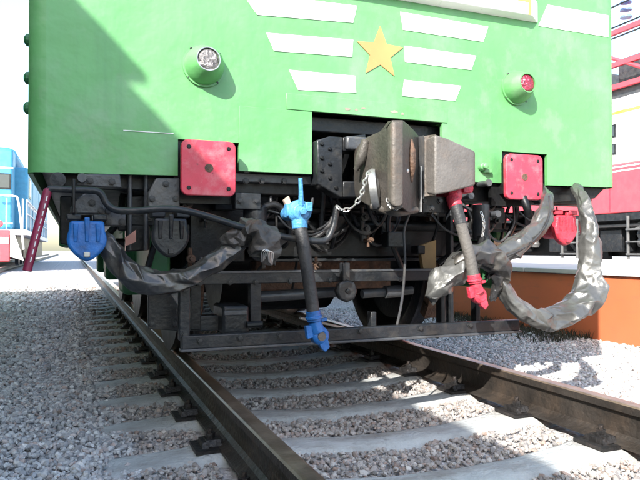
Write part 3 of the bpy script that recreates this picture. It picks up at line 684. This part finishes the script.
L_(MB().lathe(P(481, 167, Y0), (0, -1, 0), [(-.01, .022), (.03, .022), (.034, .016), (.05, .016), (.053, .008)], 14).box(P(487, 171, Y0 - .01), (.05, .03, .02)), 'valve_knob', 'green', bevel=.003)

# lower guard frame
bz = P(180, 347, 2.74).z
gd = L_(MB().span((P(181, 340, 2.74).x, 2.72, .235), (2.20, 2.76, .295)), 'guard_bar', 'dgrey', bevel=.006)
L_(MB().span((P(181, 340, 2.74).x - .005, 2.708, .226), (2.205, 2.765, .238)), 'guard_flange', 'mgrey', gd, bevel=.003)
def post(px, y0, y1, Y, w_, m='dgrey', d_=.05):
    a_ = P(px, y0, Y); c2 = P(px, y1, Y); L_(MB().span((a_.x - w_ / 2, Y, c2.z), (a_.x + w_ / 2, Y + d_, a_.z)), 'frame_post', m, gd, bevel=.004)
post(185, 282, 341, 2.735, .045); post(256, 277, 322, 2.95, .055); post(196, 285, 330, 2.96, .05, 'black'); post(443, 268, 330, 2.95, .03, 'black'); post(478, 262, 328, 2.95, .03, 'black')
post(374, 312, 333, 2.95, .03, 'dgrey'); post(452, 198, 335, 3.0, .02, 'dgrey')
a_ = P(190, 287, 2.945); c2 = P(470, 278, 2.945)
L_(MB().span((a_.x, 2.945, .50), (c2.x, 2.99, .555)), 'frame_crossbar', 'dgrey', gd, bevel=.004)
L_(MB().span((a_.x, 2.94, .550), (c2.x, 2.995, .562)), 'crossbar_flange', 'mgrey', gd, bevel=.002)
L_(MB().prism([P(x, y, 2.90) for x, y in ((148, 286), (166, 286), (181, 310), (181, 331), (148, 329))], (0, .02, 0)), 'side_plate', 'dgrey', gd, bevel=.003)
L_(MB().span((P(190, 318, 3.0).x, 2.98, P(190, 331, 3.0).z), (P(222, 318, 3.0).x, 3.05, P(190, 316, 3.0).z)), 'frame_crossbar', 'dgrey', gd, bevel=.004)
bx = L_(MB().span((P(222, 318, 2.9).x, 2.88, P(222, 334, 2.9).z), (P(248, 318, 2.9).x, 3.1, P(222, 306, 2.9).z)), 'sensor_box', 'dgrey', bevel=.012)
L_(MB().span((P(224, 318, 2.87).x, 2.868, P(222, 316, 2.87).z), (P(247, 318, 2.87).x, 2.879, P(222, 311, 2.87).z)), 'box_strip', 'mgrey', bx, bevel=.004)
L_(MB().cyl(P(247, 325, 2.85), P(262, 324, 2.85), .016, 10), 'box_fitting', 'black', bx)
oc = P(347, 291, 2.88)
od = L_(MB().lathe(oc, (0, -1, 0), [(-.05, .050), (-.01, .058), (0, .058), (.008, .050)], 8), 'valve_disc', 'dgrey', bevel=.003)
L_(MB().lathe(oc, (0, -1, 0), [(.006, .014), (.016, .012), (.018, .0)], 8), 'disc_bolt', 'black', od)
L_(MB().span((oc.x - .02, 2.885, oc.z + .05), (oc.x + .02, 2.93, oc.z + .14)), 'disc_stem', 'dgrey', od, bevel=.004)
L_(MB().cyl(P(258, 297, 3.06), P(335, 292, 3.06), .028, 12), 'brake_rod', 'mgrey', smooth=True)
L_(MB().cyl(P(362, 294, 3.06), P(412, 290, 3.06), .024, 12).cyl(P(385, 292, 3.05), P(400, 291, 3.05), .034, 12), 'brake_rod', 'mgrey', smooth=True)
L_(MB().tube([P(409, 215, 2.7), P(404, 232, 2.7), P(405, 262, 2.72), P(402, 300, 2.74), P(396, 330, 2.76)], .0065, 8), 'thin_cable', 'mgrey', smooth=True)
L_(MB().cyl(P(300, 318, 3.0), P(362, 332, 3.3), .007, 8), 'thin_rod', 'steel')
L_(MB().prism([P(x, y, 3.05) for x, y in ((420, 246), (436, 240), (436, 268), (424, 272))], (0, .03, 0)), 'tan_bracket', mat('tan_paint', (.24, .15, .06), .7))
L_(MB().cyl(P(481, 205, 2.8), P(481, 240, 2.8), .045, 16).cyl(P(484, 236, 2.76), P(484, 250, 2.76), .035, 10), 'filter_bowl', 'dgrey', smooth=True)
chain([P(481, 212, 2.70), P(484, 224, 2.69), P(482, 238, 2.69)], .012, .003)
for px, py in ((470, 196), (488, 183), (497, 214)):
    L_(MB().lathe(P(px, py, 2.78), (0, -1, 0), [(-.08, .016), (0, .016), (.001, .02), (.014, .018)], 10), 'pipe_end', 'mgrey', smooth=True)
L_(MB().span((P(260, 196, 2.82).x, 2.80, P(260, 210, 2.82).z), (P(234, 196, 2.82).x, 2.86, P(234, 193, 2.82).z)), 'reservoir_bracket', 'dgrey', bevel=.004)
L_(MB().cyl(P(255, 208, 2.86), P(255, 226, 2.86), .055, 18), 'reservoir', 'dgrey', smooth=True)
L_(MB().tube([P(262, 208, 2.9), P(275, 205, 2.9), P(286, 212, 2.88), P(296, 214, 2.7)], .018, 10), 'air_pipe', 'black', smooth=True)
# lateral pipes, motors and bogie behind
for z, y, r_, x0, x1 in ((.80, 3.2, .03, .3, 2.6), (.87, 3.12, .018, .9, 2.7), (.70, 3.35, .022, .2, 2.5)):
    L_(MB().cyl((x0, y, z), (x1, y, z), r_, 12), 'air_pipe', 'black', smooth=True)
L_(MB().span((.95, 3.2, .62), (2.1, 3.35, .82)), 'bogie_headstock', 'black', bevel=.01)
L_(MB().span((.95, 3.19, .60), (2.1, 3.36, .617)), 'headstock_flange', 'dgrey', bevel=.003)
for x in (.36, 2.44):
    L_(MB().span((x, 3.25, .42), (x + .1, 9.8, .86)), 'bogie_side_frame', 'green_dark', bevel=.015)
    for y in (4.3, 6.5, 8.7): L_(MB().span((x - .07, y - .19, .38), (x + .17, y + .19, .80)), 'axle_box', 'green_dark', bevel=.03)
for y in (4.3, 6.5, 8.7):
    ax_ = L_(MB().cyl((.4, y, .61), (2.5, y, .61), .09, 18), 'axle', 'black', smooth=True)
    for x, sg in ((XL, 1), (XR, -1)):
        L_(MB().lathe((x - sg * .065, y, .61), (sg, 0, 0), [(0, .36), (0, .608), (.10, .612), (.108, .635), (.13, .640), (.135, .56), (.10, .5), (.05, .46), (.05, .22), (.16, .2), (.16, .1)], 48), 'wheel', 'dgrey', ax_, smooth=True)
    L_(MB().tube([(1.0, y + .5, .55), (1.9, y + .5, .55)], .36, 24, sm=0), 'traction_motor', 'black', smooth=True)
L_(MB().prism([(1.0, 3.6, .42), (1.9, 3.6, .42), (1.9, 3.6, .60), (1.0, 3.6, .60)], (0, .12, 0)), 'brake_beam', 'rusty', bevel=.01)
for x in (XL, XR):
    bk = MB(); 
    for k in range(9):
        a = R(150 + k * 7.5); bk.box((x, 4.3 + .69 * math.cos(a), .61 + .69 * math.sin(a)), (.09, .07, .10), rot=Matrix.Rotation(a, 3, 'X'))
    L_(bk, 'brake_shoe', 'rusty')
    L_(MB().span((x - .02, 3.5, .55), (x + .02, 3.56, 1.05)), 'brake_hanger', 'dgrey')
    L_(MB().tube([(x - .1, 3.3, .95), (x - .06, 3.4, .6), (x, 3.55, .2), (x, 3.62, .09)], .022, 10), 'sand_pipe', 'dgrey', smooth=True)
L_(MB().span((-.14, 7.3, .70), (.30, 12, .98)), 'battery_box', 'green_dark', bevel=.02)
L_(MB().span((2.6, 7.3, .60), (3.0, 12, .98)), 'battery_box', 'green_dark', bevel=.02)
L_(MB().prism([(XB - .06, Y0 + .05, 1.03), (2.35, Y0 + .05, 1.03), (2.5, Y0 + .05, .93), (2.9, Y0 + .05, .97)], (0, .5, 0)), 'side_sill', 'black')
# bolt heads on brackets, beams and frames
bolt_bm = MB().lathe((0, 0, 0), (0, -1, 0), [(-.004, .016), (.002, .016), (.0022, .0115), (.011, .0115), (.0115, .005)], 6)
b0 = bolt_bm.build('bolt', M['dgrey'], None, origin=Vector((0, 0, 0)))
for px, py, Y in ((74, 211, 2.738), (101, 211, 2.738), (92, 203, 2.738), (108, 211, 2.758), (122, 211, 2.758), (108, 222, 2.758), (122, 222, 2.758), (90, 181, 2.798), (112, 182, 2.798), (152, 199, 2.838), (176, 199, 2.838), (166, 184, 2.838),
                  (185, 290, 2.733), (185, 335, 2.733), (256, 282, 2.943), (200, 283, 2.943), (230, 282, 2.943), (290, 281, 2.943), (330, 280, 2.943), (400, 279, 2.943), (152, 290, 2.898), (152, 324, 2.898), (175, 324, 2.898),
                  (200, 341, 2.718), (240, 338, 2.718), (280, 336, 2.718), (360, 331, 2.718), (420, 328, 2.718), (470, 325, 2.718), (246, 181, 2.898), (262, 181, 2.898), (284, 181, 2.898), (424, 201, 2.598), (432, 208, 2.598), (440, 201, 2.598), (240, 201, 2.798), (256, 201, 2.798)):
    o = b0.copy(); COL.objects.link(o); o.parent = loco; o.location = P(px, py, Y) - loco.location; o.rotation_euler.y = rnd.uniform(0, 1)
bpy.data.objects.remove(b0)
# random clutter: small pipes, clamps and boxes hanging from the frame
cl = random.Random(11)
for k in range(16):
    x = cl.uniform(.15, 2.55); y = cl.uniform(3.0, 3.18); z0 = cl.uniform(.92, 1.0)
    L_(MB().tube([(x, y, z0), (x + cl.uniform(-.04, .04), y + .02, z0 - cl.uniform(.1, .25)), (x + cl.uniform(-.15, .15), y + .12, z0 - cl.uniform(.25, .5))], cl.uniform(.008, .02), 8), 'hanging_pipe', cl.choice(['black', 'dgrey', 'mgrey']), smooth=True)
for k in range(14):
    x = cl.uniform(.2, 2.6); y = cl.uniform(3.02, 3.15); z = cl.uniform(.66, .92)
    L_(MB().box((x, y, z), (cl.uniform(.04, .14), .08, cl.uniform(.04, .13))), 'junction_box', cl.choice(['black', 'dgrey', 'dgrey']), bevel=.006)

# slack cables looped under the frame, pipe clamps and small valves
for k in range(20):
    x = cl.uniform(.2, 2.5); w_ = cl.uniform(.12, .4); y = cl.uniform(2.93, 3.2); z0 = cl.uniform(.84, .95); sg_ = cl.uniform(.05, .2)
    L_(MB().tube([(x, y, z0), (x + w_ * .2, y - .02, z0 - sg_ * .7), (x + w_ * .55, y - .01, z0 - sg_), (x + w_ * .9, y, z0 - sg_ * .5), (x + w_, y + .03, z0 + .03)], cl.uniform(.005, .011), 7), 'slack_cable', cl.choice(['black', 'rubber', 'dgrey', 'mgrey']), smooth=True)
for k in range(16):
    x = cl.uniform(.3, 2.5); y = cl.uniform(2.98, 3.1); z = cl.uniform(.58, .9); r_ = cl.uniform(.014, .03)
    vb = MB().lathe((x, y, z), (0, -1, 0), [(-.06, r_ * .7), (0, r_ * .7), (.001, r_), (.02, r_), (.021, r_ * .5), (.04, r_ * .45)], 8)
    vb.cyl((x, y + .02, z - r_ * 2.4), (x, y + .02, z + r_ * 2.4), r_ * .5, 8)
    L_(vb, 'pipe_valve', cl.choice(['dgrey', 'mgrey', 'rusty', 'castiron']), smooth=True)

# ------------------------------------------------------------------ orange platform on the right
pf = empty('platform', (PLX, 10, -.3), 'low orange platform with pale concrete deck beyond the silver sleeve', 'platform')
MB().span((PLX, -6, -.3), (PLX + .03, 60, .405)).build('orange_facing', M['orange'], pf)
ndk = 0
y = -6.0
while y < 60:
    MB().span((PLX - .03, y, .41), (11.2, y + 2.985, .46)).build('deck_slab', M['deck'], pf, bevel=.006); y += 3
MB().span((PLX + .04, -6, -.3), (11.1, 60, .40)).build('platform_core', M['deck'], pf)

gb = MB(); gr = random.Random(3)
for k in range(5200):
    x = PLX - .02 - abs(gr.gauss(0, .34)); y = gr.uniform(4.95, 8.6); z = float(gz(np.float64(x), np.float64(y))) - .02
    h = gr.uniform(.03, .12) * (1.1 - .5 * min(1, (PLX - x))); a = gr.uniform(0, 6.28); lx, ly = gr.uniform(-.06, .04), gr.uniform(-.06, .06); w_ = .0045
    p0 = Vector((x, y, z)); d_ = Vector((math.cos(a) * w_, math.sin(a) * w_, 0)); m_ = p0 + Vector((lx * .4, ly * .4, h * .7)); t_ = p0 + Vector((lx, ly, h))
    gb.add([p0 - d_, p0 + d_, m_ + d_ * .7, m_ - d_ * .7, t_], [(0, 1, 2, 3), (3, 2, 4)])
go2 = gb.build('dry_grass', mat('dry_grass_blades', (.030, .029, .016), .8, var=.5, vs=9), None, origin=Vector((PLX, 5.5, -.25)))
tag(go2, 'dark dry grass along the foot of the orange platform', 'grass', kind='stuff')

# ------------------------------------------------------------------ red and white rail vehicle beyond the platform
RX = 12.5
rc = empty('rail_vehicle', (RX + 1.5, 12, 0), 'red and white rail vehicle with red roof frames behind the platform', 'rail vehicle')
def RC(b, name, m, parent=None, **k): return b.build(name, M[m], parent or rc, **k)
y0r, y1r = 1.5, 30
RC(MB().span((RX, y0r, 1.58), (RX + 3, y1r, 2.78)), 'lower_body', 'carred', bevel=.03)
RC(MB().span((RX + .05, y0r + .05, 2.785), (RX + 2.95, y1r - .05, 4.45)), 'upper_body', 'white', bevel=.06)
RC(MB().span((RX + .03, y0r + .1, 4.05), (RX + .048, y1r - .1, 4.11)), 'yellow_line', 'yellow')
RC(MB().span((RX + .02, y0r + .1, 1.40), (RX + 2.98, y1r - .1, 1.57)), 'sole_bar', 'dgrey')
RC(MB().span((RX + .9, y0r + .5, .5), (RX + 2.1, y1r - .5, 1.38)), 'underframe', 'black')
y = y0r + .9
while y < y1r - 1:
    for z0, z1 in ((3.05, 3.32), (3.48, 3.8)):
        f = RC(MB().span((RX + .02, y, z0), (RX + .047, y + .55, z1)), 'window', 'dgrey'); RC(MB().span((RX + .012, y + .04, z0 + .03), (RX + .019, y + .51, z1 - .03)), 'pane', 'winglass', f)
    y += 1.35
for y in np.arange(y0r + 1.2, y1r, 3.1):
    RC(MB().span((RX - .006, y, 1.62), (RX - .001, y + .03, 2.75)), 'panel_seam', 'red2')
for y in (4, 6.2, 11, 13.2, 18, 20.2):
    RC(MB().lathe((RX + .65, y, .5), (1, 0, 0), [(0, .44), (0, .5), (.13, .5), (.14, .3)], 28), 'wheel', 'black', smooth=True)
M['lgrey'] = mat('light_grey_paint', (.10, .10, .10), .5, var=.25)
for y in (5.6, 8.4, 10.9, 13.1, 15.6, 18.4, 21):
    b = MB().cyl((RX - .02, y, .45), (RX - .02, y, 1.5), .035, 8).cyl((RX - .02, y + .55, .45), (RX - .02, y + .55, 1.5), .035, 8)
    for z in (.55, .85, 1.15): b.span((RX - .1, y, z), (RX + .1, y + .55, z + .04))
    RC(b, 'step_ladder', 'lgrey')
for y in np.arange(2.5, 28, 1.9):
    RC(MB().span((RX + .35, y, .62), (RX + .85, y + .7, 1.2)), 'equipment_box', 'dgrey', bevel=.03)
    RC(MB().lathe((RX + .3, y + 1.2, .75), (0, 0, 1), [(0, .1), (.1, .14), (.2, .1), (.3, .14), (.4, .1), (.5, .14), (.6, .1)], 12), 'spring', 'lgrey', smooth=True)
RC(MB().cyl((RX + .2, 2, 1.28), (RX + .2, 29, 1.28), .04, 8), 'air_pipe', 'lgrey')
for z in (2.70, 2.60): RC(MB().span((RX - .008, y0r + .1, z), (RX - .001, y1r - .1, z + .035)), 'trim_line', 'white')
for y in (7.3, 10.6, 14.2): RC(MB().tube([(RX + .05, y, 1.42), (RX - .02, y + .05, 1.2), (RX + .1, y + .4, 1.1), (RX + .2, y + .8, 1.2)], .035, 8), 'hanging_hose', 'lgrey', smooth=True)
sq = MB().tube([(RX - .012, 8.9, 2.45), (RX - .012, 8.75, 2.6), (RX - .012, 8.65, 2.38), (RX - .012, 8.5, 2.55), (RX - .012, 8.3, 2.62), (RX - .012, 7.6, 2.66)], .013, 5)
sq.span((RX - .012, 8.1, 1.98), (RX - .004, 8.9, 2.03))
RC(sq, 'script_lettering', 'red2')
for y in np.arange(y0r + .6, y1r, 1.6):
    ins = MB().lathe((RX + .5, y, 4.45), (0, 0, 1), [(0, .13), (.05, .16), (.1, .09), (.15, .16), (.2, .09), (.25, .16), (.3, .08)], 14)
    RC(ins, 'insulator', 'white', smooth=True)
fr_ = MB()
for y in np.arange(y0r + .3, y1r, 2.2):
    fr_ = MB().span((RX + .15, y, 4.46), (RX + .27, y + .12, 6.15)); RC(fr_, 'roof_post', 'carred')
    RC(MB().cyl((RX + .21, y + .1, 4.8), (RX + .21, y + 2.2, 5.9), .05, 8), 'roof_brace', 'carred')
    RC(MB().span((RX + .6, y + .5, 4.9), (RX + 1.8, y + 1.7, 5.6)), 'roof_case', 'mgrey', bevel=.05)
for z in (4.72, 5.28, 6.1): RC(MB().span((RX + .16, y0r + .2, z), (RX + .26, y1r - .4, z + .12)), 'roof_rail', 'carred')
RC(MB().span((RX + .3, y0r + .4, 4.46), (RX + 2.6, y1r - .5, 4.75)), 'roof_deck', 'mgrey')

# overhead wires on the right
for i, (xa, za, lab) in enumerate(((11.0, 5.35, 'lowest'), (11.3, 5.72, 'second'), (10.8, 5.95, 'third'))):
    wob = MB().tube([(xa, -5, za), (xa, 20, za - .06), (xa, 50, za), (xa, 80, za + .2)], .018, 6).build('overhead_wire', M['dgrey'], None, True)
    tag(wob, '%s dark overhead wire above the red roof frames' % lab, 'wire', 'overhead wires')
iw = empty('wire_insulator', (11.0, 10.1, 5.5), 'blue grey disc insulator on the overhead wire at upper right', 'insulator')
for k in range(3): MB().lathe((11.0, 10.1, 5.62 + k * .16), (0, 0, 1), [(0, .02), (.02, .12), (.06, .11), (.08, .02)], 14).build('disc', mat('insulator_glaze%d' % k, (.12, .18, .34), .3), iw, True)

# ------------------------------------------------------------------ cyan locomotive far on the left
cb = empty('cyan_locomotive', (XT2, 29, 0), 'cyan locomotive with red plough and white handrails far left', 'locomotive')
def CB(b, name, m, parent=None, **k): return b.build(name, M[m], parent or cb, **k)
ya = 28.7; xr = -1.8; xl = -4.95
CB(MB().span((xl, ya + 1.6, 1.55), (xr - .05, ya + 24, 4.3)), 'body', 'cyan', bevel=.12)
CB(MB().span((xl + .3, ya + .3, 1.55), (xr - .55, ya + 1.59, 4.9)), 'nose', 'cyan', bevel=.1)
CB(MB().span((xl + .2, ya + 1.7, 4.31), (xr - .5, ya + 23, 5.2)), 'roof', 'cyan', bevel=.4)
CB(MB().span((xl, ya, 1.30), (xr, ya + 24, 1.54)), 'walkway', 'white', bevel=.02)
CB(MB().prism([(xl, ya - .05, .2), (xr - .62, ya - .05, .2), (xr - .62, ya - .05, 1.5), (xl, ya - .05, 1.5)], (0, .3, 0)), 'plough', 'carred', bevel=.03)
CB(MB().prism([(xr - .60, ya - .04, .4), (xr - .1, ya - .04, .25), (xr - .5, ya - .04, 1.5), (xr - .60, ya - .04, 1.5)], (0, .2, 0)), 'white_skirt', 'white')
CB(MB().span((xl + .1, ya - .08, .95), (xr - .64, ya - .051, 1.2)), 'white_band', 'white')
CB(MB().span((xl + .4, ya + .4, .3), (xr - .4, ya + 24, 1.29)), 'underframe', 'black')
for k in range(6):
    y = ya + 2 + k * 2.1 + (2.5 if k > 2 else 0)
    CB(MB().lathe((xr - .55, y, .53), (1, 0, 0), [(0, .4), (0, .53), (.14, .53), (.15, .3)], 24), 'wheel', 'dgrey', smooth=True)
for y in np.arange(ya + .1, ya + 24, 2.4):
    CB(MB().cyl((xr + .0, y, 1.55), (xr + .0, y, 2.75), .03, 8), 'handrail_post', 'white')
CB(MB().cyl((xr, ya + .1, 2.75), (xr, ya + 23, 2.75), .03, 8).cyl((xr, ya + .1, 2.2), (xr, ya + 23, 2.2), .025, 8), 'handrail', 'white')
CB(MB().tube([(xr - .1, ya - .02, .7), (xr - .3, ya - .02, 2.6), (xr - .5, ya - .02, 2.9), (xr - 1.2, ya - .02, 2.9)], .04, 8), 'handrail', 'white', smooth=True)
for z in (1.75, 2.9, 4.05): CB(MB().span((xl + .29, ya + .285, z), (xr - .54, ya + .30, z + .07)), 'nose_trim', 'white')
f = CB(MB().span((xr - 1.25, ya + .27, 3.2), (xr - .62, ya + .298, 3.85)), 'window', 'dgrey'); CB(MB().span((xr - 1.2, ya + .262, 3.25), (xr - .67, ya + .269, 3.8)), 'pane', 'winglass', f)
for x in (xr - .15, xr - .75, xr - 1.4): CB(MB().cyl((x, ya + .05, 1.55), (x, ya + .05, 2.8), .03, 8), 'handrail_post', 'white')
CB(MB().lathe((xr - 1.0, ya - .02, 1.75), (0, -1, 0), [(0, .14), (.08, .14), (.1, .1)], 16), 'buffer_lamp', 'carred')
CB(MB().span((xr - .049, ya + 1.7, 2.6), (xr - .03, ya + 23.8, 2.72)), 'side_stripe', 'white')
f = CB(MB().span((xr - .07, ya + 2.1, 3.0), (xr - .03, ya + 3.4, 3.9)), 'window', 'dgrey'); CB(MB().span((xr - .03, ya + 2.2, 3.1), (xr - .02, ya + 3.3, 3.8)), 'pane', 'winglass', f)
for k in range(6): CB(MB().span((xr - .06, ya + 5 + k * 2.8, 1.9), (xr - .035, ya + 7 + k * 2.8, 3.9)), 'side_panel', 'cyan', bevel=.01)

# ------------------------------------------------------------------ locomotive on the next track beside the camera (casts the foreground shadow)
nb = empty('grey_green_locomotive', (XT2, 0, 0), 'grey green locomotive on the next track left of the camera, outside the view', 'locomotive')
def NB(b, name, m, parent=None, **k): return b.build(name, M[m], parent or nb, **k)
sx0 = -2.06; HH = 3.67
NB(MB().span((-5.14, .50, 1.1), (sx0, 10.4, HH - .05)), 'cab_section', 'shadegreen')
NB(MB().span((-5.2, .50, HH - .045), (sx0 + .125, 10.4, HH)), 'roof_eave', 'shadegreen')
NB(MB().span((-5.14, -22, 1.1), (sx0, .49, HH)), 'rear_section', 'shadegreen')
NB(MB().span((-4.7, -21.5, .35), (sx0 - .45, 9.4, 1.09)), 'underframe', 'black')
for y in (8, 5.8, 3.6, -12, -14.2, -16.4):
    NB(MB().lathe((sx0 - .75, y, .6), (1, 0, 0), [(0, .4), (0, .6), (.14, .6), (.15, .3)], 24), 'wheel', 'dgrey', smooth=True)
for y in np.arange(-20, -1, 3.0):
    f = NB(MB().span((sx0, y, 2.5), (sx0 + .02, y + 1.1, 3.3)), 'window', 'dgrey'); NB(MB().span((sx0 + .02, y + .07, 2.57), (sx0 + .026, y + 1.03, 3.23)), 'pane', 'winglass', f)
